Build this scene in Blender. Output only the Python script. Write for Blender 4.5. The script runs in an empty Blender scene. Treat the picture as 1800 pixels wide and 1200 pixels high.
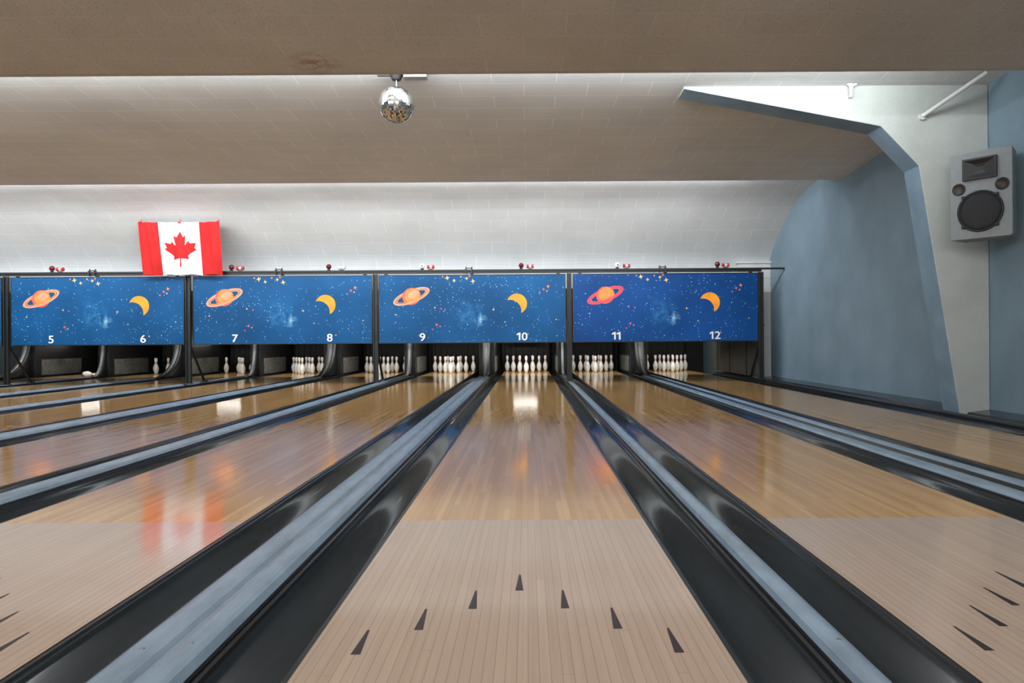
import bpy, bmesh, math, random
from mathutils import Matrix, Vector
random.seed(7)
S = bpy.context.scene
COL = S.collection
S.view_settings.view_transform = 'Standard'

# ------------------------------------------------------------------ materials
def nodes_of(name):
    m = bpy.data.materials.new(name); m.use_nodes = True
    nt = m.node_tree
    return m, nt, nt.nodes['Principled BSDF']

def N(nt, t, **kw):
    n = nt.nodes.new(t)
    for k, v in kw.items():
        if k in n.inputs.keys(): n.inputs[k].default_value = v
        else: setattr(n, k, v)
    return n

def c4(c): return (c[0], c[1], c[2], 1)

def mat(name, col, rough=0.6, metal=0.0, var=0.12, scale=6.0, bump=0.0, bscale=60.0, emit=0.0, coat=0.0, spec=0.5, stretch=(1, 1, 1)):
    m, nt, b = nodes_of(name)
    tc = N(nt, 'ShaderNodeTexCoord')
    mp = N(nt, 'ShaderNodeMapping'); mp.inputs['Scale'].default_value = stretch
    nt.links.new(tc.outputs['Object'], mp.inputs['Vector'])
    nz = N(nt, 'ShaderNodeTexNoise'); nz.inputs['Scale'].default_value = scale; nz.inputs['Detail'].default_value = 5
    nt.links.new(mp.outputs[0], nz.inputs['Vector'])
    mx = N(nt, 'ShaderNodeMix', data_type='RGBA')
    mx.inputs[6].default_value = c4([max(0, x * (1 - var)) for x in col])
    mx.inputs[7].default_value = c4([min(1, x * (1 + var)) for x in col])
    mr = N(nt, 'ShaderNodeMapRange'); mr.inputs[1].default_value = .3; mr.inputs[2].default_value = .7
    nt.links.new(nz.outputs['Fac'], mr.inputs[0]); nt.links.new(mr.outputs[0], mx.inputs[0])
    nt.links.new(mx.outputs[2], b.inputs['Base Color'])
    b.inputs['Roughness'].default_value = rough
    b.inputs['Metallic'].default_value = metal
    b.inputs['Coat Weight'].default_value = coat
    b.inputs['Specular IOR Level'].default_value = spec
    if bump > 0:
        n2 = N(nt, 'ShaderNodeTexNoise'); n2.inputs['Scale'].default_value = bscale; n2.inputs['Detail'].default_value = 3
        nt.links.new(mp.outputs[0], n2.inputs['Vector'])
        bp = N(nt, 'ShaderNodeBump'); bp.inputs['Strength'].default_value = bump; bp.inputs['Distance'].default_value = .01
        nt.links.new(n2.outputs['Fac'], bp.inputs['Height']); nt.links.new(bp.outputs[0], b.inputs['Normal'])
    if emit > 0:
        b.inputs['Emission Color'].default_value = c4(col); b.inputs['Emission Strength'].default_value = emit
    return m

def lane_mat():
    m, nt, b = nodes_of('lane_wood')
    L = nt.links.new
    tc = N(nt, 'ShaderNodeTexCoord'); sp = N(nt, 'ShaderNodeSeparateXYZ'); L(tc.outputs['Object'], sp.inputs[0])
    oi = N(nt, 'ShaderNodeObjectInfo')
    # every board gets its own lengthwise shift so the butt joints scatter
    dv = N(nt, 'ShaderNodeMath', operation='DIVIDE'); L(sp.outputs['X'], dv.inputs[0]); dv.inputs[1].default_value = .02703
    fl = N(nt, 'ShaderNodeMath', operation='FLOOR'); L(dv.outputs[0], fl.inputs[0])
    rw = N(nt, 'ShaderNodeTexWhiteNoise', noise_dimensions='1D'); L(fl.outputs[0], rw.inputs['W'])
    a0 = N(nt, 'ShaderNodeMath', operation='MULTIPLY_ADD'); L(rw.outputs['Value'], a0.inputs[0]); a0.inputs[1].default_value = 9.7; L(sp.outputs['Y'], a0.inputs[2])
    ad = N(nt, 'ShaderNodeMath', operation='MULTIPLY_ADD'); L(oi.outputs['Random'], ad.inputs[0]); ad.inputs[1].default_value = 37.0
    L(a0.outputs[0], ad.inputs[2])
    cb = N(nt, 'ShaderNodeCombineXYZ'); L(ad.outputs[0], cb.inputs[0]); L(sp.outputs['X'], cb.inputs[1])
    def brick(c1, c2, mo, w, ms):
        k = N(nt, 'ShaderNodeTexBrick'); L(cb.outputs[0], k.inputs['Vector'])
        k.inputs['Color1'].default_value = c4(c1); k.inputs['Color2'].default_value = c4(c2); k.inputs['Mortar'].default_value = c4(mo)
        k.inputs['Scale'].default_value = 1; k.inputs['Brick Width'].default_value = w; k.inputs['Row Height'].default_value = .02703
        k.inputs['Mortar Size'].default_value = ms; k.inputs['Mortar Smooth'].default_value = .3; k.offset = 0
        return k
    near = brick((.57, .435, .34), (.53, .40, .31), (.38, .265, .19), 2.3, .0009)
    far = brick((.70, .42, .17), (.53, .295, .11), (.40, .21, .085), 1.1, .0005)
    gt = N(nt, 'ShaderNodeMath', operation='GREATER_THAN'); L(sp.outputs['Y'], gt.inputs[0]); gt.inputs[1].default_value = 3.085
    mx = N(nt, 'ShaderNodeMix', data_type='RGBA'); L(gt.outputs[0], mx.inputs[0]); L(near.outputs[0], mx.inputs[6]); L(far.outputs[0], mx.inputs[7])
    mp = N(nt, 'ShaderNodeMapping'); mp.inputs['Scale'].default_value = (60, 1.5, 1); L(tc.outputs['Object'], mp.inputs[0])
    gr = N(nt, 'ShaderNodeTexNoise'); gr.inputs['Scale'].default_value = 1.0; gr.inputs['Detail'].default_value = 6; L(mp.outputs[0], gr.inputs['Vector'])
    mr = N(nt, 'ShaderNodeMapRange'); mr.inputs[3].default_value = .86; mr.inputs[4].default_value = 1.12; L(gr.outputs['Fac'], mr.inputs[0])
    mu = N(nt, 'ShaderNodeVectorMath', operation='SCALE'); L(mx.outputs[2], mu.inputs[0]); L(mr.outputs[0], mu.inputs['Scale'])
    L(mu.outputs[0], b.inputs['Base Color'])
    b.inputs['Roughness'].default_value = .105
    b.inputs['Specular IOR Level'].default_value = .38
    m2 = N(nt, 'ShaderNodeMapping'); m2.inputs['Scale'].default_value = (9, 4, 1); L(tc.outputs['Object'], m2.inputs[0])
    wv = N(nt, 'ShaderNodeTexNoise'); wv.inputs['Scale'].default_value = 1.6; wv.inputs['Detail'].default_value = 3; L(m2.outputs[0], wv.inputs['Vector'])
    bp = N(nt, 'ShaderNodeBump'); bp.inputs['Strength'].default_value = .07; bp.inputs['Distance'].default_value = .006
    L(wv.outputs['Fac'], bp.inputs['Height']); L(bp.outputs[0], b.inputs['Normal'])
    return m

def tile_mat(name, base, seam, bw, rh, holes, stain=None, ms=.0048, grain=.2):
    m, nt, b = nodes_of(name)
    L = nt.links.new
    uv = N(nt, 'ShaderNodeUVMap')
    wn = N(nt, 'ShaderNodeTexNoise'); wn.inputs['Scale'].default_value = 1.3; L(uv.outputs[0], wn.inputs['Vector'])
    ws = N(nt, 'ShaderNodeVectorMath', operation='SCALE'); L(wn.outputs['Color'], ws.inputs[0]); ws.inputs['Scale'].default_value = .03
    wa = N(nt, 'ShaderNodeVectorMath', operation='ADD'); L(uv.outputs[0], wa.inputs[0]); L(ws.outputs[0], wa.inputs[1])
    k = N(nt, 'ShaderNodeTexBrick'); L(wa.outputs[0], k.inputs['Vector'])
    k.inputs['Color1'].default_value = c4(base); k.inputs['Color2'].default_value = c4([x * .96 for x in base]); k.inputs['Mortar'].default_value = c4(seam)
    k.inputs['Scale'].default_value = 1; k.inputs['Brick Width'].default_value = bw; k.inputs['Row Height'].default_value = rh
    k.inputs['Mortar Size'].default_value = ms; k.inputs['Mortar Smooth'].default_value = .15
    nz = N(nt, 'ShaderNodeTexNoise'); nz.inputs['Scale'].default_value = .9; nz.inputs['Detail'].default_value = 7; L(uv.outputs[0], nz.inputs['Vector'])
    mr = N(nt, 'ShaderNodeMapRange'); mr.inputs[1].default_value = .3; mr.inputs[2].default_value = .75; mr.inputs[3].default_value = .9; mr.inputs[4].default_value = 1.07; L(nz.outputs['Fac'], mr.inputs[0])
    mu = N(nt, 'ShaderNodeVectorMath', operation='SCALE'); L(k.outputs[0], mu.inputs[0]); L(mr.outputs[0], mu.inputs['Scale'])
    prev = mu.outputs[0]
    if stain:
        vm = N(nt, 'ShaderNodeVectorMath', operation='DISTANCE'); L(uv.outputs[0], vm.inputs[0]); vm.inputs[1].default_value = (stain[0], stain[1], 0)
        r1 = N(nt, 'ShaderNodeMapRange'); r1.inputs[1].default_value = stain[2]; r1.inputs[2].default_value = 0; r1.inputs[4].default_value = .9; L(vm.outputs['Value'], r1.inputs[0])
        n3 = N(nt, 'ShaderNodeTexNoise'); n3.inputs['Scale'].default_value = 14; n3.inputs['Detail'].default_value = 5; L(uv.outputs[0], n3.inputs['Vector'])
        r2 = N(nt, 'ShaderNodeMapRange'); r2.inputs[1].default_value = .40; r2.inputs[2].default_value = .56; L(n3.outputs['Fac'], r2.inputs[0])
        mm = N(nt, 'ShaderNodeMath', operation='MULTIPLY', use_clamp=True); L(r1.outputs[0], mm.inputs[0]); L(r2.outputs[0], mm.inputs[1])
        x = N(nt, 'ShaderNodeMix', data_type='RGBA'); L(mm.outputs[0], x.inputs[0]); L(prev, x.inputs[6]); x.inputs[7].default_value = (.30, .19, .11, 1); prev = x.outputs[2]
    # small perforations darken the tile face
    vo = N(nt, 'ShaderNodeTexVoronoi'); vo.inputs['Scale'].default_value = holes; L(uv.outputs[0], vo.inputs['Vector'])
    v2 = N(nt, 'ShaderNodeMapRange'); v2.inputs[1].default_value = .1; v2.inputs[2].default_value = .35; L(vo.outputs['Distance'], v2.inputs[0])
    v3 = N(nt, 'ShaderNodeMapRange'); v3.inputs[3].default_value = 1 - grain; v3.inputs[4].default_value = 1; L(v2.outputs[0], v3.inputs[0])
    m4 = N(nt, 'ShaderNodeVectorMath', operation='SCALE'); L(prev, m4.inputs[0]); L(v3.outputs[0], m4.inputs['Scale'])
    L(m4.outputs[0], b.inputs['Base Color'])
    b.inputs['Roughness'].default_value = .85
    sx = N(nt, 'ShaderNodeSeparateXYZ'); L(wa.outputs[0], sx.inputs[0])
    dv = N(nt, 'ShaderNodeMath', operation='DIVIDE'); L(sx.outputs['Y'], dv.inputs[0]); dv.inputs[1].default_value = rh
    fr = N(nt, 'ShaderNodeMath', operation='FRACT'); L(dv.outputs[0], fr.inputs[0])
    a1 = N(nt, 'ShaderNodeMath', operation='MULTIPLY'); L(fr.outputs[0], a1.inputs[0]); a1.inputs[1].default_value = 1.0
    a2 = N(nt, 'ShaderNodeMath', operation='MULTIPLY_ADD'); L(v2.outputs[0], a2.inputs[0]); a2.inputs[1].default_value = .2; L(a1.outputs[0], a2.inputs[2])
    bp = N(nt, 'ShaderNodeBump'); bp.inputs['Strength'].default_value = .5; bp.inputs['Distance'].default_value = .012
    L(a2.outputs[0], bp.inputs['Height']); L(bp.outputs[0], b.inputs['Normal'])
    return m

def space_mat(name, base, seed):
    m, nt, b = nodes_of(name)
    L = nt.links.new
    tc = N(nt, 'ShaderNodeTexCoord')
    mp = N(nt, 'ShaderNodeMapping'); mp.inputs['Location'].default_value = (seed, 0, seed * .3); L(tc.outputs['Object'], mp.inputs[0])
    nz = N(nt, 'ShaderNodeTexNoise'); nz.inputs['Scale'].default_value = 1.1; nz.inputs['Detail'].default_value = 3; L(mp.outputs[0], nz.inputs['Vector'])
    mr = N(nt, 'ShaderNodeMapRange'); mr.inputs[1].default_value = .35; mr.inputs[2].default_value = .68; L(nz.outputs['Fac'], mr.inputs[0])
    mx = N(nt, 'ShaderNodeMix', data_type='RGBA'); L(mr.outputs[0], mx.inputs[0])
    mx.inputs[6].default_value = c4([x * .8 for x in base]); mx.inputs[7].default_value = c4([min(1, x * 1.2 + .002) for x in base])
    prev = mx.outputs[2]
    n2 = N(nt, 'ShaderNodeTexNoise'); n2.inputs['Scale'].default_value = 9; n2.inputs['Detail'].default_value = 8; L(tc.outputs['Object'], n2.inputs['Vector'])
    for (cx, cz, r, col, st) in ((-.08, .52, .32, (.04, .22, .46), .5), (.14, .41, .13, (.30, .60, .85), .8)):
        vm = N(nt, 'ShaderNodeVectorMath', operation='DISTANCE'); L(tc.outputs['Object'], vm.inputs[0]); vm.inputs[1].default_value = (cx, 0, cz)
        r1 = N(nt, 'ShaderNodeMapRange'); r1.inputs[1].default_value = r; r1.inputs[2].default_value = 0; r1.inputs[3].default_value = 0; r1.inputs[4].default_value = 1; L(vm.outputs['Value'], r1.inputs[0])
        r2 = N(nt, 'ShaderNodeMapRange'); r2.inputs[1].default_value = .42; r2.inputs[2].default_value = .72; L(n2.outputs['Fac'], r2.inputs[0])
        mm = N(nt, 'ShaderNodeMath', operation='MULTIPLY'); L(r1.outputs[0], mm.inputs[0]); L(r2.outputs[0], mm.inputs[1])
        m3 = N(nt, 'ShaderNodeMath', operation='MULTIPLY', use_clamp=True); L(mm.outputs[0], m3.inputs[0]); m3.inputs[1].default_value = st * 1.8
        x = N(nt, 'ShaderNodeMix', data_type='RGBA'); L(m3.outputs[0], x.inputs[0]); L(prev, x.inputs[6]); x.inputs[7].default_value = c4(col); prev = x.outputs[2]
    cn = N(nt, 'ShaderNodeTexNoise'); cn.inputs['Scale'].default_value = 2.2; cn.inputs['Detail'].default_value = 2; L(mp.outputs[0], cn.inputs['Vector'])
    cm = N(nt, 'ShaderNodeMapRange'); cm.inputs[1].default_value = .38; cm.inputs[2].default_value = .62; cm.inputs[3].default_value = .8; cm.inputs[4].default_value = .25; L(cn.outputs['Fac'], cm.inputs[0])
    for sc, th, bright in ((13, .085, 1), (24, .12, .75), (6, .05, 1)):
        vo = N(nt, 'ShaderNodeTexVoronoi'); vo.inputs['Scale'].default_value = sc; L(mp.outputs[0], vo.inputs['Vector'])
        lt = N(nt, 'ShaderNodeMath', operation='LESS_THAN'); L(vo.outputs['Distance'], lt.inputs[0]); lt.inputs[1].default_value = th
        sx = N(nt, 'ShaderNodeSeparateColor'); L(vo.outputs['Color'], sx.inputs[0])
        gt = N(nt, 'ShaderNodeMath', operation='GREATER_THAN'); L(sx.outputs[0], gt.inputs[0]); L(cm.outputs[0], gt.inputs[1])
        mm = N(nt, 'ShaderNodeMath', operation='MULTIPLY'); L(lt.outputs[0], mm.inputs[0]); L(gt.outputs[0], mm.inputs[1])
        mb = N(nt, 'ShaderNodeMath', operation='MULTIPLY'); L(mm.outputs[0], mb.inputs[0]); mb.inputs[1].default_value = bright
        x = N(nt, 'ShaderNodeMix', data_type='RGBA'); L(mb.outputs[0], x.inputs[0]); L(prev, x.inputs[6]); x.inputs[7].default_value = (.68, .82, .92, 1); prev = x.outputs[2]
    L(prev, b.inputs['Base Color'])
    b.inputs['Roughness'].default_value = .45
    b.inputs['Specular IOR Level'].default_value = .2
    return m

M = {}
M['lane'] = lane_mat()
M['arrow'] = mat('arrow_inlay', (.035, .018, .024), .3)
M['lane_side'] = mat('lane_side_wood', (.10, .06, .035), .6)
M['gutter'] = mat('gutter_dark', (.022, .029, .034), .15, var=.3, scale=3, stretch=(3, .5, 3), bump=.03, bscale=5, spec=.5)
M['cap'] = mat('cap_blue_grey_paint', (.26, .35, .44), .28, var=.2, scale=9, stretch=(2, .6, 2), bump=.08, bscale=30)
M['black'] = mat('black_paint', (.012, .013, .014), .45)
M['blackg'] = mat('black_trim', (.016, .018, .020), .3)
M['steel'] = mat('steel', (.5, .5, .5), .35, metal=1)
M['ceil'] = tile_mat('ceiling_tile', (.65, .665, .665), (.80, .82, .83), .61, .305, 70, grain=.06)
M['ceiln'] = tile_mat('ceiling_tile_shaded', (.56, .545, .51), (.625, .61, .575), .61, .305, 38, stain=(-1.66, 4.36, .24), ms=.004, grain=.22)  # near bay's dimness painted into a darker, warmer base; the stain is real
M['blue'] = mat('blue_wall_paint', (.19, .27, .33), .8, var=.09, scale=2.2, bump=.4, bscale=70)
M['cream'] = mat('cream_plaster', (.52, .545, .51), .8, var=.08, scale=3, bump=.5, bscale=110)
M['bluest'] = mat('blue_stucco', (.20, .30, .39), .8, var=.12, scale=4, bump=.6, bscale=80)
M['white'] = mat('white_paint', (.62, .62, .60), .6, var=.05)
M['conc'] = mat('subfloor', (.05, .05, .05), .8)
M['approach'] = mat('approach_wood', (.42, .27, .14), .3, var=.2, stretch=(12, 1, 1))
M['pin'] = mat('pin_white', (.84, .84, .81), .25, var=.03)
M['red'] = mat('red_plastic', (.45, .01, .015), .3, var=.05)
M['darkred'] = mat('dark_red_glass', (.13, .006, .01), .2, var=.05)
M['num'] = mat('number_white', (.80, .82, .84), .4, var=.02)
M['orange'] = mat('planet_orange', (.90, .27, .06), .4, var=.25, scale=5, stretch=(1, 1, 5), spec=.25)
M['pink'] = mat('planet_pink', (.85, .12, .09), .4, var=.1, spec=.25)
M['ring'] = mat('ring_peach', (.80, .32, .20), .4, var=.15, spec=.25)
M['ringr'] = mat('ring_red', (.80, .07, .11), .4, var=.15, spec=.25)
M['moon'] = mat('moon_orange', (.93, .31, .025), .4, var=.22, scale=5, spec=.25)
M['gold'] = mat('star_gold', (.90, .50, .13), .4)
M['plate'] = mat('worn_grey_plate', (.13, .135, .125), .5, var=.35, scale=10)
M['trim'] = mat('pale_metal_trim', (.26, .27, .27), .4, metal=.2)
M['dark'] = mat('pit_dark', (.01, .01, .01), .8)
M['panelg'] = mat('dark_side_panel', (.045, .05, .045), .4, var=.35, scale=4)
M['spk'] = mat('speaker_grey_paint', (.25, .27, .28), .7, var=.06, scale=20, bump=.15, bscale=150)
M['spkd'] = mat('speaker_black', (.012, .012, .013), .5)
M['mesh'] = mat('woofer_grille', (.014, .015, .018), .55, bump=.5, bscale=300)
M['copper'] = mat('port_brown', (.035, .018, .012), .5)
M['fred'] = mat('flag_red', (.46, .018, .018), .8, var=.12, spec=.15)
M['fwhite'] = mat('flag_white', (.54, .54, .60), .75, var=.04, spec=.2)
M['mirror'] = mat('mirror_facet', (.85, .84, .80), .06, metal=1, var=.1, scale=30)
M['grout'] = mat('mirror_grout', (.05, .05, .05), .6)
M['lamp'] = mat('tube_glow', (1, .98, .93), .5, emit=14, var=0)

# ------------------------------------------------------------------ helpers
def obj_from(name, verts, faces, mats, fmat=None, smooth=False, parent=None, loc=None):
    me = bpy.data.meshes.new(name)
    me.from_pydata([tuple(v) for v in verts], [], faces)
    for m in mats: me.materials.append(m)
    if fmat:
        for p, i in zip(me.polygons, fmat): p.material_index = i
    if smooth:
        for p in me.polygons: p.use_smooth = True
    me.update()
    o = bpy.data.objects.new(name, me); COL.objects.link(o)
    if parent: o.parent = parent
    if loc: o.location = loc
    return o

def from_bm(name, bm, mats, parent=None, loc=None, smooth=False):
    bmesh.ops.recalc_face_normals(bm, faces=bm.faces)
    me = bpy.data.meshes.new(name); bm.to_mesh(me); bm.free()
    for m in mats: me.materials.append(m)
    if smooth:
        for p in me.polygons: p.use_smooth = True
    o = bpy.data.objects.new(name, me); COL.objects.link(o)
    if parent: o.parent = parent
    if loc: o.location = loc
    return o

def empty(name, loc):
    o = bpy.data.objects.new(name, None); o.empty_display_size = .1; COL.objects.link(o); o.location = loc
    return o

def tag(o, label, cat, group=None):
    o['label'] = label; o['category'] = cat
    if group: o['group'] = group
    return o

def struct(o): o['kind'] = 'structure'; return o

def add_box(bm, x0, x1, y0, y1, z0, z1, mi=0, bev=0.0, mtx=None):
    r = bmesh.ops.create_cube(bm, size=1)
    vs = r['verts']
    for v in vs:
        v.co = Vector(((x0 + x1) / 2 + v.co.x * (x1 - x0), (y0 + y1) / 2 + v.co.y * (y1 - y0), (z0 + z1) / 2 + v.co.z * (z1 - z0)))
    fs = set(f for v in vs for f in v.link_faces)
    for f in fs: f.material_index = mi
    if bev > 0:
        es = list(set(e for v in vs for e in v.link_edges))
        r = bmesh.ops.bevel(bm, geom=es, offset=bev, segments=2, affect='EDGES', profile=.5)
        vs = list(set(v for f in r['faces'] for v in f.verts) | set(v for v in vs if v.is_valid))
        for f in r['faces']: f.material_index = mi
    if mtx:
        for v in vs: v.co = mtx @ v.co
    return vs

def add_cyl(bm, p0, p1, r0, r1=None, seg=20, mi=0):
    if r1 is None: r1 = r0
    p0 = Vector(p0); p1 = Vector(p1); d = p1 - p0
    r = bmesh.ops.create_cone(bm, cap_ends=True, segments=seg, radius1=r0, radius2=r1, depth=d.length)
    q = Vector((0, 0, 1)).rotation_difference(d.normalized()).to_matrix().to_4x4()
    mt = Matrix.Translation((p0 + p1) / 2) @ q
    for v in r['verts']: v.co = mt @ v.co
    for f in set(f for v in r['verts'] for f in v.link_faces): f.material_index = mi
    return r['verts']

def prism(name, pts, y0, y1, mats, segmat=None, capmat=0, smooth=False, parent=None, loc=None):
    """closed (x,z) outline swept along y"""
    n = len(pts)
    vs = [(x, y0, z) for x, z in pts] + [(x, y1, z) for x, z in pts]
    fs = [(i, (i + 1) % n, n + (i + 1) % n, n + i) for i in range(n)]
    fm = [(segmat[i] if segmat else 0) for i in range(n)]
    fs.append(tuple(range(n - 1, -1, -1))); fm.append(capmat)
    fs.append(tuple(range(n, 2 * n))); fm.append(capmat)
    bm = bmesh.new()
    bv = [bm.verts.new(v) for v in vs]
    for f, k in zip(fs, fm):
        ff = bm.faces.new([bv[i] for i in f]); ff.material_index = k
    return from_bm(name, bm, mats, parent, loc, smooth)

def revolve(bm, prof, seg=24, mi=0, mats=None, mtx=None):
    rings = []
    new = []
    for (z, r) in prof:
        if r < 1e-5:
            v = bm.verts.new((0, 0, z)); rings.append([v]); new.append(v)
        else:
            ring = [bm.verts.new((r * math.cos(2 * math.pi * i / seg), r * math.sin(2 * math.pi * i / seg), z)) for i in range(seg)]
            rings.append(ring); new += ring
    for j in range(len(rings) - 1):
        a, b = rings[j], rings[j + 1]
        k = mats[j] if mats else mi
        for i in range(seg):
            i2 = (i + 1) % seg
            if len(a) == 1 and len(b) == 1: continue
            if len(a) == 1: f = bm.faces.new((a[0], b[i], b[i2]))
            elif len(b) == 1: f = bm.faces.new((a[i], a[i2], b[0]))
            else: f = bm.faces.new((a[i], a[i2], b[i2], b[i]))
            f.material_index = k; f.smooth = True
    if mtx:
        for v in new: v.co = mtx @ v.co
    return new

# ------------------------------------------------------------------ layout
H = .787
LANES = {3: -11.80, 4: -10.10, 5: -8.48, 6: -6.78, 7: -5.16, 8: -3.40, 9: -1.76, 10: -.03, 11: 1.555, 12: 3.33}
HW = .527; GW = .22
YM = 12.28
XW = 4.45; XL = -12.6
LY0, LY1 = -2.2, 17.5
YK = 15.45      # start of pinsetter dividers
YP = 16.3       # head pin
SL = .0028      # the lane beds rise very slightly toward the pins

# lanes
def lane_mesh():
    bm = bmesh.new()
    add_box(bm, -HW, HW, LY0, LY1, -.06, 0, 0)
    bm.normal_update()
    for f in bm.faces:
        if f.normal.z < .5: f.material_index = 2
    for n in range(-3, 4):
        yb = 2.22 - .148 * abs(n); x = .135 * n
        v = [bm.verts.new(p) for p in ((x - .0125, yb, .0006), (x + .0125, yb, .0006), (x + .003, yb + .15, .0006), (x - .003, yb + .15, .0006))]
        f = bm.faces.new(v); f.material_index = 1
    me = bpy.data.meshes.new('bowling_lane'); bm.normal_update(); bm.to_mesh(me); bm.free()
    for k in ('lane', 'arrow', 'lane_side'): me.materials.append(M[k])
    return me
lm = lane_mesh()
for n, x in LANES.items():
    o = bpy.data.objects.new('bowling_lane', lm); COL.objects.link(o); o.location = (x, 0, 0); o.rotation_euler = (SL, 0, 0)
    tag(o, 'glossy maple bowling lane with dark aiming arrows', 'bowling lane', 'bowling lanes')

# gutters
def gutter_profile():
    w = GW / 2
    p = [(-w, -.002), (-w + .014, -.002), (-w + .018, -.010)]
    for i in range(15):
        a = math.pi * (1 - i / 14)
        p.append((math.cos(a) * (w - .022), -.012 - math.sin(a) * .045))
    p += [(w - .018, -.010), (w - .014, 0.002), (w, .002), (w, -.08), (-w, -.08)]
    return p
gp = gutter_profile()
gsm = [1, 1, 1] + [0] * 14 + [0, 1, 1, 1, 1, 1]
g0 = prism('gutter', gp, LY0, YK + .1, [M['gutter'], M['blackg']], segmat=(gsm + [1] * 5)[:len(gp)])
for p in g0.data.polygons:
    if p.material_index == 0: p.use_smooth = True
first = True
for n, x in LANES.items():
    for s in (-1, 1):
        if first: o = g0; first = False
        else:
            o = bpy.data.objects.new('gutter', g0.data); COL.objects.link(o)
        o.location = (x + s * (HW + GW / 2 + .001), 0, 0); o.rotation_euler = (SL, 0, 0)
        if s < 0: o.scale = (-1, 1, 1)
        tag(o, 'dark grey channel gutter alongside a bowling lane', 'gutter', 'lane gutters')

# dividers
def ridge(x0, x1, zb, h, n=8):
    out = []
    for i in range(n + 1):
        t = i / n
        out.append((x0 + (x1 - x0) * t, zb + h * (math.sin(math.pi * t) ** .5 if 0 < t < 1 else 0)))
    return out
nums = sorted(LANES)
DIVS = []
for a, b in zip(nums[:-1], nums[1:]):
    xa = LANES[a] + HW + GW + .002; xb = LANES[b] - HW - GW - .002
    DIVS.append(((xa + xb) / 2, xb - xa, a % 2 == 1))
for cx, w, wide in DIVS:
    h = w / 2 - .001
    if wide:
        g = h * .05
        pts = [(-h, .006)] + ridge(-h + .004, -g, .012, .018) + [(-g, -.01), (g * .6, -.01)] + ridge(g * .6, h - .004, .014, .030) + [(h, .006), (h, -.08), (-h, -.08)]
        lab = 'wide double-ridged blue-grey painted cap between two lanes'
    else:
        pts = [(-h, .004)] + ridge(-h + .003, h - .003, .012, .03, 10) + [(h, .004), (h, -.08), (-h, -.08)]
        lab = 'narrow rounded blue-grey painted cap between two lanes'
    n = len(pts)
    sm = [0] * n; sm[n - 1] = sm[n - 2] = sm[n - 3] = 1; sm[0] = 1; sm[n - 4] = 1
    if wide: sm[10] = sm[11] = sm[12] = 1
    d = prism('lane_divider_cap', pts, LY0, YK - 1.03 if wide else YK - .4, [M['cap'], M['blackg'], M['steel']], segmat=sm, capmat=1, loc=(cx, 0, 0))
    bm = bmesh.new(); bm.from_mesh(d.data)
    for k in range(13):
        y = 1.75 + k * .95
        for xx in ((-h * .5, .029), (h * .55, .042)) if wide else ((0, .0405),):
            add_cyl(bm, (xx[0], y, xx[1] - .004), (xx[0], y, xx[1] + .0025), .008, .006, 10, 2)
    bm.to_mesh(d.data); bm.free()
    d.rotation_euler = (SL, 0, 0)
    tag(d, lab, 'lane divider', 'lane divider caps')

# right-hand kerb along the wall
xk = LANES[12] + HW + GW + .002
k = prism('trim_1', [(xk, -.08), (xk, .03), (xk + .02, .045), (xk + .07, .045), (xk + .09, .02), (xk + .13, .02), (xk + .16, .05), (XW - .002, .075), (XW - .002, -.08)],
          LY0, 15.4, [M['blackg'], M['cap'], M['gutter']], segmat=[0, 0, 0, 0, 0, 2, 2, 0, 0])
k.rotation_euler = (SL, 0, 0)
struct(k)

# floor, approach
def plane_box(name, x0, x1, y0, y1, z0, z1, m):
    bm = bmesh.new(); add_box(bm, x0, x1, y0, y1, z0, z1); return struct(from_bm(name, bm, [m]))
plane_box('floor', XL, XW, LY0, 18.2, -.3, -.092, M['conc'])
plane_box('floor.001', XL, XW, -7, LY0 - .005, -.3, -.006, M['approach'])

# walls
plane_box('wall_right', XW, XW + .2, -7, 18.2, -.3, 3.6, M['blue'])
plane_box('wall_left', XL - .2, XL, -7, 18.2, -.3, 3.6, M['blue'])
plane_box('wall_back', XL, XW, 18.0, 18.2, -.3, 3.6, M['dark'])

# ceilings
def ceiling(name, prof, m, thick=.1):
    vs = []; fs = []; uvs = []
    s = 0
    for i, (y, z) in enumerate(prof):
        if i: s += math.dist(prof[i - 1], (y, z))
        vs += [(XL, y, z), (XW, y, z)]; uvs += [(XL, s), (XW, s)]
    for i in range(len(prof) - 1):
        fs.append((2 * i, 2 * i + 1, 2 * i + 3, 2 * i + 2))
    o = obj_from(name, vs, fs, [m], smooth=False)
    ul = o.data.uv_layers.new(name='UVMap')
    for p in o.data.polygons:
        for li in p.loop_indices: ul.data[li].uv = uvs[o.data.loops[li].vertex_index]
    o.modifiers.new('s', 'SOLIDIFY').thickness = .02
    return struct(o)
def smooth_prof(pts, n=6):
    out = []
    for i in range(len(pts) - 1):
        p0 = pts[max(0, i - 1)]; p1 = pts[i]; p2 = pts[i + 1]; p3 = pts[min(len(pts) - 1, i + 2)]
        for k in range(n):
            t = k / n
            out.append(tuple(.5 * ((2 * p1[j]) + (-p0[j] + p2[j]) * t + (2 * p0[j] - 5 * p1[j] + 4 * p2[j] - p3[j]) * t * t + (-p0[j] + 3 * p1[j] - 3 * p2[j] + p3[j]) * t ** 3) for j in (0, 1)))
    out.append(pts[-1]); return out
ceiling('ceiling', [(-7, 3.3), (1.2, 2.98), (1.22, 2.98), (1.22, 3.3)], M['ceiln'])
ceiling('ceiling.001', smooth_prof([(1.25, 3.32), (2.6, 3.25), (4.2, 3.10), (5.74, 2.98)]) + [(5.80, 2.98), (5.80, 3.31)], M['ceiln'])
ceiling('ceiling.002', smooth_prof([(5.84, 3.32), (6.84, 3.235), (8.8, 3.13), (10.03, 3.05)]) + [(10.08, 3.05), (10.08, 3.32)], M['ceil'])
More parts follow.
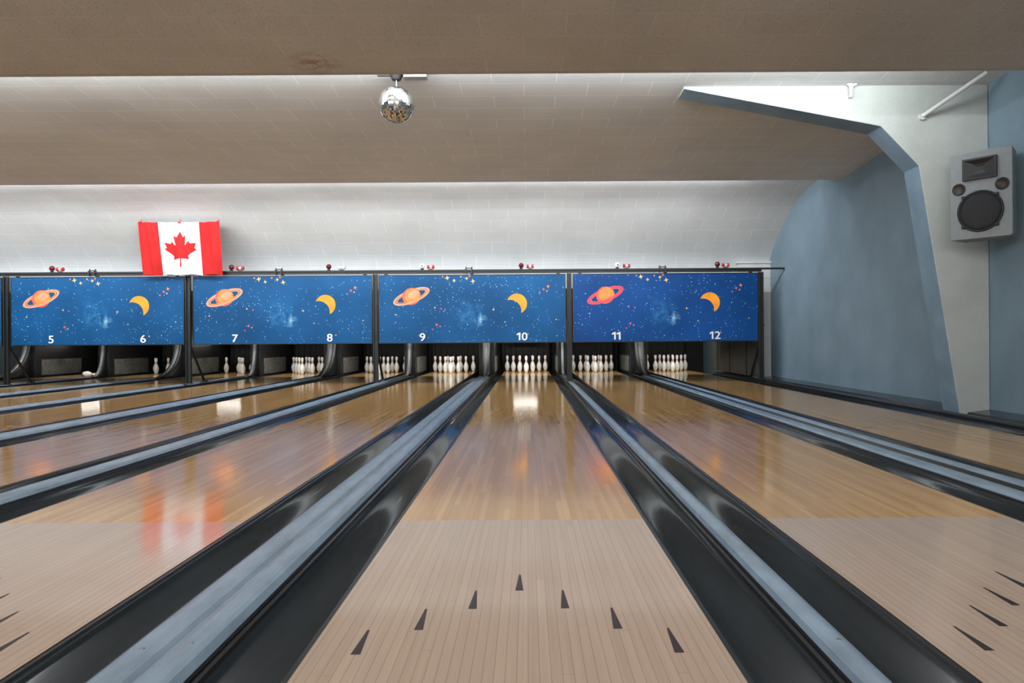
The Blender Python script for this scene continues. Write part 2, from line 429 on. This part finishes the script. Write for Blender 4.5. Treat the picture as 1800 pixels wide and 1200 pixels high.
ceiling('ceiling.003', smooth_prof([(10.12, 3.34), (10.84, 3.23), (11.4, 3.15), (11.80, 3.04), (12.28, 2.80), (12.80, 2.47), (13.08, 2.18), (13.2, 1.75)]), M['ceil'])
plane_box('ceiling.004', XL, XW, 13.22, 18.0, 2.6, 2.7, M['dark'])

# pale end pilaster beside the wall
bm = bmesh.new(); add_box(bm, 4.15, XW - .002, 12.98, 13.12, -.08, 1.9, 0, .004)
add_box(bm, 3.86, XW - .002, 12.97, 13.12, 1.9, 2.16, 0, .006)
add_box(bm, 3.83, XW - .002, 12.94, 13.14, 2.16, 2.2, 0, .004)
struct(from_bm('trim_2', bm, [M['white']]))

# concrete rigid frame
YF = 6.84; FD = .28
fp = [(4.176, -.08), (3.777, 2.440), (3.415, 2.823), (1.522, 3.195), (1.522, 3.24), (XW - .003, 3.25), (XW - .003, -.08)]
fr = prism('arched_frame_column', fp, YF, YF + FD, [M['cream'], M['bluest']], segmat=[1, 1, 1, 0, 0, 0, 0], capmat=0)
bv = fr.modifiers.new('b', 'BEVEL'); bv.width = .008; bv.segments = 2
tag(fr, 'cream plaster haunched frame column with blue underside against wall', 'column')

# ------------------------------------------------------------------ masks
def ell(cx, cz, rx, rz, ang=0, n=36, a0=0, a1=2 * math.pi):
    out = []
    for i in range(n):
        a = a0 + (a1 - a0) * i / (n if abs(a1 - a0 - 2 * math.pi) < 1e-6 else n - 1)
        x, z = rx * math.cos(a), rz * math.sin(a)
        out.append((cx + x * math.cos(ang) - z * math.sin(ang), cz + x * math.sin(ang) + z * math.cos(ang)))
    return out
DIG = {}
def digit_mesh(s, size):
    if s in DIG: return DIG[s]
    if s == '1':
        bm = bmesh.new()
        P1 = [(.002, 0), (.030, 0), (.030, .130), (.008, .130), (-.034, .108), (-.034, .083), (.002, .096)]
        f = bm.faces.new([bm.verts.new((x, -.004, z)) for x, z in P1])
        r = bmesh.ops.extrude_face_region(bm, geom=[f])
        for v in r['geom']:
            if isinstance(v, bmesh.types.BMVert): v.co.y += .007
        bmesh.ops.recalc_face_normals(bm, faces=bm.faces)
        out = bpy.data.meshes.new('number_digit'); bm.to_mesh(out); bm.free()
        out.materials.append(M['num']); DIG[s] = out
        return out
    cu = bpy.data.curves.new('t', 'FONT'); cu.body = s; cu.size = size; cu.extrude = .003; cu.align_x = 'CENTER'
    o = bpy.data.objects.new('t', cu); COL.objects.link(o)
    bpy.context.view_layer.update()
    me = bpy.data.meshes.new_from_object(o.evaluated_get(bpy.context.evaluated_depsgraph_get()))
    bpy.data.objects.remove(o)
    bm = bmesh.new()
    for k, (dx, dy) in enumerate(((0, 0), (.003, 0), (-.003, 0), (0, .002), (0, -.002))):
        me2 = me.copy(); me2.transform(Matrix.Translation((dx, dy, k * .0002))); bm.from_mesh(me2); bpy.data.meshes.remove(me2)
    out = bpy.data.meshes.new('number_digit'); bm.to_mesh(out); bm.free()
    out.transform(Matrix.Scale(1.12, 4, (1, 0, 0)))
    out.transform(Matrix.Rotation(math.pi / 2, 4, 'X'))
    out.materials.clear(); out.materials.append(M['num'])
    DIG[s] = out
    return out
def from_bm_nofix(name, bm, mats, parent):
    me = bpy.data.meshes.new(name); bm.normal_update(); bm.to_mesh(me); bm.free()
    for m in mats: me.materials.append(m)
    o = bpy.data.objects.new(name, me); COL.objects.link(o); o.parent = parent
    return o
ZB, ZT = .748, 1.931
def mask(x0, x1, na, nb, base, vivid, seed):
    w = x1 - x0; hh = ZT - ZB
    root = empty('pinsetter_mask_unit', ((x0 + x1) / 2, YM, ZB))
    tag(root, 'blue outer-space mask panel with ringed planet, numbered %s and %s' % (na, nb), 'mask panel', 'pinsetter mask panels')
    bm = bmesh.new()
    add_box(bm, -w / 2 + .012, w / 2 - .012, -.012, .012, .012, hh - .012, 0)
    sx = w / 3.232
    def U(u, v): return (-w / 2 + u / 101.8 * sx, hh - v / 101.8)
    def poly(pts, off, mi):
        f = bm.faces.new([bm.verts.new((p[0], -.012 - off, p[1])) for p in pts]); f.material_index = mi
        f.normal_update()
        if f.normal.y > 0: f.normal_flip()
    def band(o, i, off, mi):
        for k in range(len(o) - 1):
            poly([o[k], o[k + 1], i[k + 1], i[k]], off, mi)
    px, pz = U(58, 38)
    an = math.radians(21)
    def ringpart(a0, a1, off):
        band(ell(px, pz, .335, .115, an, 24, a0, a1), ell(px, pz, .295, .085, an, 24, a0, a1), off, 4 if not vivid else 5)
        band(ell(px, pz, .285, .078, an, 24, a0, a1), ell(px, pz, .255, .062, an, 24, a0, a1), off, 1 if not vivid else 3)
    ringpart(0, math.pi, .001)
    poly(ell(px, pz, .16, .145, an), .002, 3)
    poly(ell(px + .015, pz + .012, .135, .12, an), .0026, 1)
    poly(ell(px + .03, pz + .035, .09, .06, an), .0032, 1 if vivid else 4)
    ringpart(math.pi, 2 * math.pi, .0045)
    mxx, mz = U(243, 52)
    R = .175
    o1 = ell(mxx - .0, mz, R, R, 0, 22, math.radians(-65), math.radians(160))
    a, b = o1[0], o1[-1]
    c = Vector((mxx, mz)) + Vector((math.cos(math.radians(227)), math.sin(math.radians(227)))) * .17
    ra = math.dist(a, c)
    t0 = math.atan2(a[1] - c[1], a[0] - c[0]); t1 = math.atan2(b[1] - c[1], b[0] - c[0])
    i1 = ell(c[0], c[1], ra, ra, 0, 22, t0, t1)
    band(o1, i1, .001, 2)
    def star(u, v, r, mi, pts=4):
        cx, cz = U(u, v); q = []
        for k in range(pts * 2):
            rr = r if k % 2 == 0 else r * .35
            aa = math.pi / 2 + k * math.pi / pts + .2
            q.append((cx + rr * math.cos(aa), cz + rr * math.sin(aa)))
        poly(q, .001 + random.random() * .001, mi)
    for s in ((121, 6, .045, 6), (133, 11, .035, 6), (113, 4, .02, 1), (155, 7, .035, 6), (166, 12, .045, 6), (145, 4, .02, 6), (160, 3, .025, 1),
              (290, 27, .03, 3), (298, 22, .035, 1), (283, 33, .022, 3), (296, 30, .02, 6), (102, 88, .03, 3), (108, 91, .02, 1), (95, 96, .02, 3),
              (99, 58, .02, 6), (202, 62, .025, 6), (110, 60, .02, 3), (262, 105, .02, 6), (30, 70, .02, 6), (222, 84, .018, 6), (312, 80, .018, 6)):
        star(*s)
    from_bm_nofix('space_panel', bm, [space_mat('space_print_%d' % seed, base, seed), M['orange'], M['moon'], M['pink'], M['ring'], M['ringr'], M['gold']], root)
    bm = bmesh.new()
    for bx in ((-w / 2, w / 2, 0, .014), (-w / 2, w / 2, hh - .014, hh)): add_box(bm, bx[0], bx[1], -.018, .02, bx[2], bx[3], 0)
    for bx in ((-w / 2, -w / 2 + .014), (w / 2 - .014, w / 2)): add_box(bm, bx[0], bx[1], -.018, .02, .014, hh - .014, 0)
    from_bm('panel_edging', bm, [M['blackg']], root)
    for xx in (-w * .46, 0, w * .46):
        bm = bmesh.new(); add_box(bm, xx - .03, xx + .03, -.011, .011, hh - .02, hh + .0135, 0, .002)
        from_bm('hanging_strap', bm, [M['black']], root)
    for s, u in ((na, 77), (nb, 251)):
        xx, zz = U(u, 116)
        for k, ch in enumerate(s):
            t = bpy.data.objects.new('number_digit', digit_mesh(ch, .187)); COL.objects.link(t); t.parent = root
            t.location = (xx + (k - (len(s) - 1) / 2) * (.082 if s == '11' else .102), -.022, zz)
            t['label'] = 'white digit %s of lane number %s' % (ch, s)
B1 = (.0025, .072, .205); B2 = (.0025, .055, .215)
mask(.786, 3.988, '11', '12', B2, True, 1)
mask(-2.564, .668, '9', '10', B1, False, 2)
mask(-5.766, -2.672, '7', '8', B1, False, 3)
mask(-8.91, -5.913, '5', '6', B1, False, 4)
mask(-12.05, -9.06, '3', '4', B1, False, 5)

# rail
bm = bmesh.new()
add_box(bm, -12.3, 4.44, YM - .03, YM + .03, 1.985, 2.015, 0, .003)
add_box(bm, -12.3, 4.05, YM - .012, YM + .012, 1.945, 1.986, 0, .002)
tag(from_bm('top_rail', bm, [M['black']]), 'long black steel rail above the mask panels', 'rail')
# posts
PZ = .078
for i, x in enumerate((4.035, .727, -2.618, -5.85, -8.99)):
    root = empty('support_post', (x, YM, PZ))
    tag(root, 'black steel post holding up the mask panels', 'post', 'mask support posts')
    zt = 1.94 - PZ
    bm = bmesh.new(); w = .018
    add_box(bm, -.042, -.042 + w, -.03, .03, .012, zt, 0, .002)
    add_box(bm, .042 - w, .042, -.03, .03, .012, zt, 0, .002)
    add_box(bm, -.03, .03, .0, .02, .012, zt, 0)
    from_bm('upright', bm, [M['black']], root)
    xl = -.30 if x < -8 else (-.16 if x < -5 else -.055)
    bm = bmesh.new(); add_box(bm, xl, .055, -.05, .05, 0, .012, 0, .002)
    for a in (-.045, .045):
        add_cyl(bm, (a, -.038, .01), (a, -.038, .02), .007, seg=6)
    from_bm('foot_plate', bm, [M['black']], root)
    bm = bmesh.new()
    add_cyl(bm, (0, .03, .69), (0, .58, .02), .022, seg=8); add_box(bm, -.04, .04, .53, .65, 0, .02)
    from_bm('brace', bm, [M['black']], root)

# indicator lamps on rail
def globe_lamp(x, m, lab):
    r = empty('indicator_lamp', (x, YM, 2.016)); tag(r, lab, 'indicator lamp', 'lane indicator lamps')
    bm = bmesh.new(); revolve(bm, [(0, 0), (0, .03), (.012, .03), (.016, .018), (.022, .018), (.022, 0)], 16)
    from_bm('lamp_base', bm, [M['black']], r)
    bm = bmesh.new()
    revolve(bm, [(.05 - .045 * math.cos(math.pi * i / 10), .045 * math.sin(math.pi * i / 10)) for i in range(11)], 20, 0, None, Matrix.Translation((0, 0, .014)))
    revolve(bm, [(0, 0), (0, .012), (.01, .012), (.01, 0)], 12, 1, None, Matrix.Translation((0, -.042, .064)) @ Matrix.Rotation(math.pi / 2, 4, 'X'))
    from_bm('lamp_globe', bm, [m, M['blackg']], r)
def can_lamp(x, m, lab):
    r = empty('signal_lamp', (x, YM, 2.016)); tag(r, lab, 'signal lamp', 'rail signal lamps')
    bm = bmesh.new(); add_box(bm, -.035, .035, -.02, .02, 0, .014, 0, .003)
    from_bm('lamp_base', bm, [M['black']], r)
    bm = bmesh.new()
    revolve(bm, [(-.06, 0), (-.06, .032), (-.045, .034), (-.02, .022), (-.01, .02), (.01, .02), (.02, .022), (.045, .034), (.06, .032), (.06, 0)], 18, 0,
            [0, 0, 0, 1, 1, 1, 0, 0, 0], Matrix.Translation((0, 0, .048)) @ Matrix.Rotation(math.pi / 2, 4, 'Y'))
    from_bm('lamp_lens', bm, [m, M['white']], r)
for x, k in ((-8.2, 'darkred'), (-5.1, 'darkred'), (-3.42, 'darkred'), (-1.807, 'num'), (-.098, 'darkred'), (1.56, 'num'), (3.29, 'darkred')):
    globe_lamp(x, M[k], 'small round white lamp on the black rail' if k == 'num' else 'small round dark red lamp on the black rail')
for x, k in ((-8.06, 'red'), (-4.95, 'red'), (-3.2, 'white'), (-1.66, 'red'), (.055, 'red'), (1.72, 'red'), (3.43, 'red')):
    can_lamp(x, M[k], 'small %s double-ended lamp on the black rail' % k)
for x in (-7.5, -4.28, -1.0, 2.34):
    bm = bmesh.new()
    for dx in (-.05, .05):
        add_box(bm, dx - .012, dx + .012, -.045, .045, -.075, .012, 0, .003)
        add_cyl(bm, (dx, 0, .01), (dx, 0, .05), .009, seg=8)
    add_box(bm, -.06, .06, -.012, .012, .016, .03, 0)
    tag(from_bm('rail_clamp', bm, [M['black']], loc=(x, YM, 2.016 + .0)), 'small black clamp gripping the top rail', 'clamp', 'rail clamps')

# ------------------------------------------------------------------ pins
prof = [(0, 0), (0, .0258), (.019, .0359), (.057, .0497), (.086, .0561), (.114, .0605), (.149, .0577), (.184, .0463), (.219, .0312), (.236, .0252), (.245, .0236), (.254, .0228), (.263, .0231), (.276, .0238), (.298, .0277), (.325, .0315), (.343, .0323), (.362, .029), (.375, .018), (.381, 0)]
bm = bmesh.new(); revolve(bm, prof, 20, 0, [0] * 9 + [1, 0, 0, 1] + [0] * 6)
me = bpy.data.meshes.new('bowling_pin'); bmesh.ops.recalc_face_normals(bm, faces=bm.faces); bm.to_mesh(me); bm.free()
me.materials.append(M['pin']); me.materials.append(M['red'])
rack = []
for r in range(4):
    for c in range(r + 1): rack.append(((c - r / 2) * .3048, YP + r * .264))
subset = {6: [6, 7, 4, 2, 8], 5: [6, 7, 3, 8], 4: [8], 3: [8, 9]}
for n, x in LANES.items():
    for i, (dx, y) in enumerate(rack):
        if n in subset and i not in subset[n]: continue
        o = bpy.data.objects.new('bowling_pin', me); COL.objects.link(o); o.location = (x + dx, y, SL * y + .0006)
        o.rotation_euler[2] = random.random() * 6
        tag(o, 'white bowling pin with red neck stripes standing on pin deck', 'bowling pin', 'standing bowling pins')
o = bpy.data.objects.new('bowling_pin', me); COL.objects.link(o); o.location = (LANES[4] + .1, YP - .3, .063 + SL * YP); o.rotation_euler = (math.pi / 2 + .07, 0, 1.35)
tag(o, 'white bowling pin lying fallen on its side on pin deck', 'bowling pin')

# ------------------------------------------------------------------ kickbacks and covers
def kickback(cx, w, wide):
    root = empty('kickback_divider', (cx, YK, -.07))
    tag(root, 'black divider wall with grey side plates between pin decks', 'pinsetter divider', 'pin deck dividers')
    h = w / 2 + .05
    bm = bmesh.new(); add_box(bm, -h, h, .15, 2.4, 0, 1.6, 0, .01)
    from_bm('divider_body', bm, [M['black']], root)
    for s in (-1, 1):
        bm = bmesh.new(); a, b = sorted((s * (h + .001), s * (h + .012)))
        add_box(bm, a, b, .35, 1.75, .15, .50, 0, .004)
        for yy in (.42, 1.68):
            for zz in (.19, .46): add_cyl(bm, (s * (h + .01), yy, zz), (s * (h + .017), yy, zz), .01, seg=8, mi=1)
        from_bm('side_plate', bm, [M['plate'], M['steel']], root)
    L = 1.0 if wide else .35
    N_ = 12; hw = (w / 2 - .01) * (.75 if wide else .9)
    vs = []; fs = []
    for i in range(N_ + 1):
        t = i / N_
        y = .13 - L * (1 - math.sin(t * math.pi / 2)) ** 1.4
        z = .135 + 1.1 * (1 - math.cos(t * math.pi / 2)) ** .9
        vs += [(-hw, y, z), (hw, y, z), (-hw, .14, z), (hw, .14, z)]
    fm = []
    for i in range(N_):
        a = 4 * i; b = a + 4
        fs += [(a, a + 1, b + 1, b), (a + 1, a + 3, b + 3, b + 1), (a + 2, a, b, b + 2), (a + 3, a + 2, b + 2, b + 3)]; fm += [0, 1, 1, 1]
    fs.append((0, 2, 3, 1)); fm.append(1)
    obj_from('curved_cover', vs, fs, [M['black'], M['black']], fm, True, root)
    bm = bmesh.new(); prev = None
    tw = .024
    for i in range(N_ + 1):
        t = i / N_
        y = .13 - L * (1 - math.sin(t * math.pi / 2)) ** 1.4 - .006
        z = .135 + 1.1 * (1 - math.cos(t * math.pi / 2)) ** .9 + .004
        q = [bm.verts.new(p) for p in ((-tw, y, z), (tw, y, z), (tw, y + .012, z), (-tw, y + .012, z))]
        if prev:
            for k in range(4): bm.faces.new((prev[k], prev[(k + 1) % 4], q[(k + 1) % 4], q[k]))
        prev = q
    from_bm('edge_trim', bm, [M['trim']], root)
for cx, w, wide in DIVS: kickback(cx, w, wide)
# side panel at right end
root = empty('end_side_panel', (4.09, 12.36, .11)); tag(root, 'dark scuffed panel closing the end of the pin decks', 'side panel')
bm = bmesh.new(); add_box(bm, 0, .025, 0, 3.4, 0, .9, 0, .004)
for yy in (.9, 2.0, 2.9): add_box(bm, -.008, 0, yy, yy + .04, 0, .9, 1)
from_bm('panel_board', bm, [M['panelg'], M['black']], root)
bm = bmesh.new(); add_box(bm, -.01, .035, 0, 3.4, .9, .93, 0, .004); from_bm('panel_cap', bm, [M['black']], root)
# pit curtains per lane
for n, x in LANES.items():
    bm = bmesh.new(); W = .60; K = 40
    vs = []
    for i in range(K + 1):
        xx = -W + 2 * W * i / K; y = .02 * math.sin(i * 1.3)
        vs.append((bm.verts.new((xx, y, .02)), bm.verts.new((xx, y, .95))))
    for a, b in zip(vs[:-1], vs[1:]): bm.faces.new((a[0], b[0], b[1], a[1]))
    o = from_bm('pit_curtain', bm, [M['dark']], loc=(x, 17.7, 0), smooth=True); o.modifiers.new('s', 'SOLIDIFY').thickness = .006
    tag(o, 'black hanging curtain behind the pin deck', 'curtain', 'pit curtains')
# pin deck tube lamps
for x in (-.05, -7.12, -10.35):
    r = empty('pin_deck_lamp', (x, 16.95, .80)); tag(r, 'fluorescent tube lamp hung above the pin deck', 'lamp', 'pin deck lamps')
    bm = bmesh.new(); add_cyl(bm, (-.28, 0, 0), (.28, 0, 0), .016, seg=12); from_bm('lamp_tube', bm, [M['lamp']], r)
    bm = bmesh.new(); add_box(bm, -.31, .31, -.03, .03, .022, .06, 0, .004)
    for s in (-.295, .295): add_box(bm, s - .014, s + .014, -.02, .02, -.02, .024, 0)
    for s in (-.2, .2): add_cyl(bm, (s, 0, .06), (s, 0, 1.799), .006, seg=6)
    from_bm('lamp_housing', bm, [M['white']], r)

# ------------------------------------------------------------------ flag
root = empty('canada_flag', (0, 0, 0)); tag(root, 'red and white maple leaf flag hung from the curved ceiling', 'flag')
FX0, FX1, FZ0, FZ1 = -6.57, -5.19, 1.94, 2.83
def flagp(u, v, off=0):
    x = FX0 + (FX1 - FX0) * u
    z = FZ1 + (FZ0 - FZ1) * v - .012 * math.sin(u * math.pi) * (1 - v) + .008 * math.sin(u * 23) * v
    x += .02 * v * (1 - 2 * u) * .5
    y = 12.02 + .12 * v + .026 * math.sin(u * 17 + v * 2.5) * (.3 + v * .7) + .018 * math.sin(u * 41 - v * 3) - off
    return (x, y, z)
K, J = 80, 30
vs = [flagp(i / K, j / J) for j in range(J + 1) for i in range(K + 1)]
fs = []; fm = []
for j in range(J):
    for i in range(K):
        a = j * (K + 1) + i; fs.append((a, a + 1, a + K + 2, a + K + 1)); fm.append(0 if (i < 20 or i >= 60) else 1)
obj_from('flag_cloth', vs, fs, [M['fred'], M['fwhite']], fm, True, root)
half = [(-90, 2030), (-45, 1167), (-70, 1090), (-156, 1069), (-1015, 1220), (-899, 900), (-919, 827), (-1860, 65), (-1648, -34), (-1614, -113), (-1800, -685), (-1258, -570), (-1185, -608), (-1080, -855), (-657, -401), (-590, -400), (-546, -458), (-750, -1510), (-423, -1321), (-332, -1348), (0, -2000)]
leaf = half + [(-x, y) for x, y in reversed(half[:-1])]
bm = bmesh.new()
bvs = [bm.verts.new((x / 4800 * .50 + .5, y / 4800 * .80 + .5, 0)) for x, y in leaf]
bm.faces.new(bvs)
for cut in range(1, 22):
    for ax in (0, 1):
        co = Vector((0, 0, 0)); no = Vector((0, 0, 0)); co[ax] = .25 + cut * .0227 if ax == 0 else .045 * cut; no[ax] = 1
        bmesh.ops.bisect_plane(bm, geom=bm.verts[:] + bm.edges[:] + bm.faces[:], plane_co=co, plane_no=no)
bmesh.ops.triangulate(bm, faces=bm.faces)
for v in bm.verts: v.co = Vector(flagp(v.co.x, v.co.y, .006))
o = from_bm('maple_leaf', bm, [M['fred']], root); o['label'] = 'red maple leaf emblem'
for u in (.02, .5, .98):
    bm = bmesh.new()
    p = flagp(u, 0); add_cyl(bm, p, (p[0], 12.10, 2.90), .004, seg=6); add_box(bm, p[0] - .02, p[0] + .02, p[1] - .012, p[1] + .008, p[2] - .012, p[2] + .01)
    from_bm('hanging_clip', bm, [M['fred']], root)

# ------------------------------------------------------------------ mirror ball
root = empty('mirror_ball', (-1.173, 6.45, 3.245)); tag(root, 'silver mirrored disco ball hanging from ceiling motor', 'disco ball')
bm = bmesh.new(); bmesh.ops.create_uvsphere(bm, u_segments=44, v_segments=26, radius=.162)
bm.normal_update()
fs = [f for f in bm.faces if len(f.verts) == 4]
for f in bm.faces: f.material_index = 0
r = bmesh.ops.inset_individual(bm, faces=fs, thickness=.0016, depth=.0012)
for f in r['faces']: f.material_index = 1
bm.normal_update()
for f in fs:
    t = Vector((random.uniform(-1, 1), random.uniform(-1, 1), random.uniform(-1, 1))) * .05
    c = f.calc_center_median(); n = f.normal.copy()
    ax = t - n * t.dot(n)
    for v in f.verts: v.co += n * (v.co - c).dot(ax)
for v in bm.verts: v.co.z -= .315
from_bm_nofix('mirrored_sphere', bm, [M['mirror'], M['grout']], root)
bm = bmesh.new(); add_cyl(bm, (0, 0, -.05), (0, 0, -.16), .004, seg=8); add_cyl(bm, (0, 0, -.162), (0, 0, -.148), .02, seg=16)
from_bm('hanging_rod', bm, [M['steel']], root)
bm = bmesh.new(); add_cyl(bm, (0, 0, -.09), (0, 0, -.035), .04, .066, 24); add_cyl(bm, (0, 0, -.035), (0, 0, .02), .066, seg=24); add_box(bm, -.17, -.03, -.012, .012, -.055, -.038)
from_bm('ceiling_motor', bm, [M['black']], root)
bm = bmesh.new(); add_box(bm, .07, .28, -.05, .05, -.08, .02, 0, .005)
for i in range(8): add_box(bm, .085 + i * .023, .095 + i * .023, -.056, -.05, -.07, -.0, 0)
from_bm('junction_box', bm, [M['steel']], root)

# ------------------------------------------------------------------ speaker
root = empty('wall_speaker', (4.085, 6.40, 2.075)); root.rotation_euler = (0, 0, math.radians(-50))
tag(root, 'grey painted loudspeaker mounted beside the column', 'loudspeaker')
w, hgt, dp = .25, .395, .24
q = w / .275
bm = bmesh.new()
outline = [(-w, -hgt + .015), (-w + .015, -hgt), (w - .015, -hgt), (w, -hgt + .015), (w, hgt - .012), (w - .012, hgt), (-w + .012, hgt), (-w, hgt - .012)]
A = [bm.verts.new((x, 0, z)) for x, z in outline]; B = [bm.verts.new((x * .86, dp, z)) for x, z in outline]
n = len(A)
for i in range(n): bm.faces.new((A[i], A[(i + 1) % n], B[(i + 1) % n], B[i]))
bm.faces.new(A[::-1]); bm.faces.new(B)
o = from_bm('cabinet', bm, [M['spk']], root); b = o.modifiers.new('b', 'BEVEL'); b.width = .008; b.segments = 3
def ROT(y): return Matrix.Translation((0, y, 0)) @ Matrix.Rotation(math.pi / 2, 4, 'X') @ Matrix.Scale(q, 4)
bm = bmesh.new()
revolve(bm, [(0, .205), (.012, .205), (.016, .195), (.012, .185), (0, .185)], 40, 0, None, ROT(0))
from_bm('woofer_ring', bm, [M['spkd']], root, loc=(0, -.001, -.165 * q))
bm = bmesh.new(); revolve(bm, [(.0, .19), (.014, .185), (.02, .15), (.026, .08), (.028, 0)], 40, 0, None, ROT(0))
for rr in (.05, .09, .13, .17):
    revolve(bm, [(.017, rr), (.029 - rr * .05, rr + .002), (.029 - rr * .05, rr + .006), (.017, rr + .008)], 40, 0, None, ROT(0))
o = from_bm('woofer', bm, [M['mesh']], root, loc=(0, -.001, -.165 * q)); o['label'] = 'round black woofer with grille'
for a in (45, 135, 225, 315):
    bm = bmesh.new()
    c, s = math.cos(math.radians(a)), math.sin(math.radians(a))
    add_box(bm, q * c * .208 - .014, q * c * .208 + .014, -.024, 0, q * (-.165 + s * .208) - .014, q * (-.165 + s * .208) + .014, 0, .004)
    from_bm('grille_clamp', bm, [M['spkd']], root)
bm = bmesh.new()
def rect(y, a, b): return [bm.verts.new(p) for p in ((-a * q, y, -b * q), (a * q, y, -b * q), (a * q, y, b * q), (-a * q, y, b * q))]
R = [rect(-.001, .15, .105), rect(-.03, .15, .105), rect(-.03, .135, .088), rect(-.010, .06, .05), rect(-.003, .025, .02)]
for a, b in zip(R[:-1], R[1:]):
    for k in range(4): bm.faces.new((a[k], a[(k + 1) % 4], b[(k + 1) % 4], b[k]))
bm.faces.new(R[-1])
from_bm('horn', bm, [M['spkd']], root, loc=(0, -.001, .255 * q))
for s in (-1, 1):
    bm = bmesh.new(); revolve(bm, [(0, .06), (.008, .06), (.008, .048), (.001, .042), (.001, 0)], 28, 0, [0, 0, 0, 1], ROT(0))
    from_bm('bass_port', bm, [M['spkd'], M['copper']], root, loc=(s * .19 * q, -.001, .075 * q))
bm = bmesh.new()
for zz in (-.2, .2): add_box(bm, -.05, .05, dp, dp + .04, zz - .02, zz + .02, 0)
from_bm('mounting_bracket', bm, [M['black']], root)

# conduit and hook
root = empty('conduit_pipe', (3.80, 6.815, 2.91)); tag(root, 'white painted pipe slanting from frame up to ceiling', 'pipe')
bm = bmesh.new(); add_cyl(bm, (0, 0, 0), (.43, -.29, .305), .02, seg=16)
from_bm('pipe_run', bm, [M['white']], root)
bm = bmesh.new(); add_cyl(bm, (0, .024, -.002), (0, -.006, -.002), .032, seg=16)
from_bm('pipe_collar', bm, [M['white']], root)
bm = bmesh.new(); add_cyl(bm, (0, 0, 0), (0, 0, .13), .014, .02, seg=12); add_cyl(bm, (0, 0, .10), (.05, 0, .13), .014, seg=12); add_cyl(bm, (0, 0, .10), (-.03, 0, .135), .014, seg=12)
add_cyl(bm, (0, 0, .02), (0, .04, .02), .012, seg=10)
tag(from_bm('ceiling_hook', bm, [M['white']], loc=(3.11, 6.80, 3.09)), 'small white painted branching hook on the frame', 'hook')

# ------------------------------------------------------------------ lights
def area(name, loc, rot, sx, sy, power, col=(1, 1, 1), spread=180):
    l = bpy.data.lights.new(name, 'AREA'); l.shape = 'RECTANGLE'; l.size = sx; l.size_y = sy; l.energy = power; l.color = col; l.spread = math.radians(spread)
    o = bpy.data.objects.new(name, l); COL.objects.link(o); o.location = loc; o.rotation_euler = [math.radians(a) for a in rot]
    return o
LW = XW - XL - 1.6; cxm = (XL + XW) / 2 - .35
area('cove_and_fill_lamp', (cxm, 5.90, 3.165), (106, 0, 0), LW, .07, 270, (.90, .96, 1))
area('cove_and_fill_lamp', (cxm, 10.16, 3.20), (104, 0, 0), LW, .07, 400, (.91, .96, 1))
area('cove_and_fill_lamp', (cxm, 1.32, 3.10), (72, 0, 0), LW, .14, 215, (.97, .98, 1))  # unseen strip over the near bay, added to brighten lanes and masks
area('rear_fill_lamp', (-2, -2.8, 2.95), (22, 0, 0), 12, 2.0, 360, (.97, .98, 1))  # added fill behind the camera for the near lanes, not a known fixture
for n, x in LANES.items():
    area('pin_lamp', (x, 15.35, 1.15), (60, 0, 0), .9, .08, 24 if n in (9, 10) else (17 if n > 6 else 11), (1, .98, .92))

w = bpy.data.worlds.new('World'); S.world = w; w.use_nodes = True
w.node_tree.nodes['Background'].inputs[0].default_value = (.80, .87, .95, 1)
w.node_tree.nodes['Background'].inputs[1].default_value = .75

# ------------------------------------------------------------------ camera
cd = bpy.data.cameras.new('camera'); cam = bpy.data.objects.new('camera', cd); COL.objects.link(cam)
cd.sensor_width = 36; cd.lens = 25.0; cd.shift_x = -.015; cd.shift_y = -2 / 1800; cd.clip_start = .05
cam.matrix_world = Matrix.Translation((0, 0, H)) @ Matrix.Rotation(math.pi / 2, 4, 'X') @ Matrix.Rotation(-.0065, 4, 'Z')
S.camera = cam
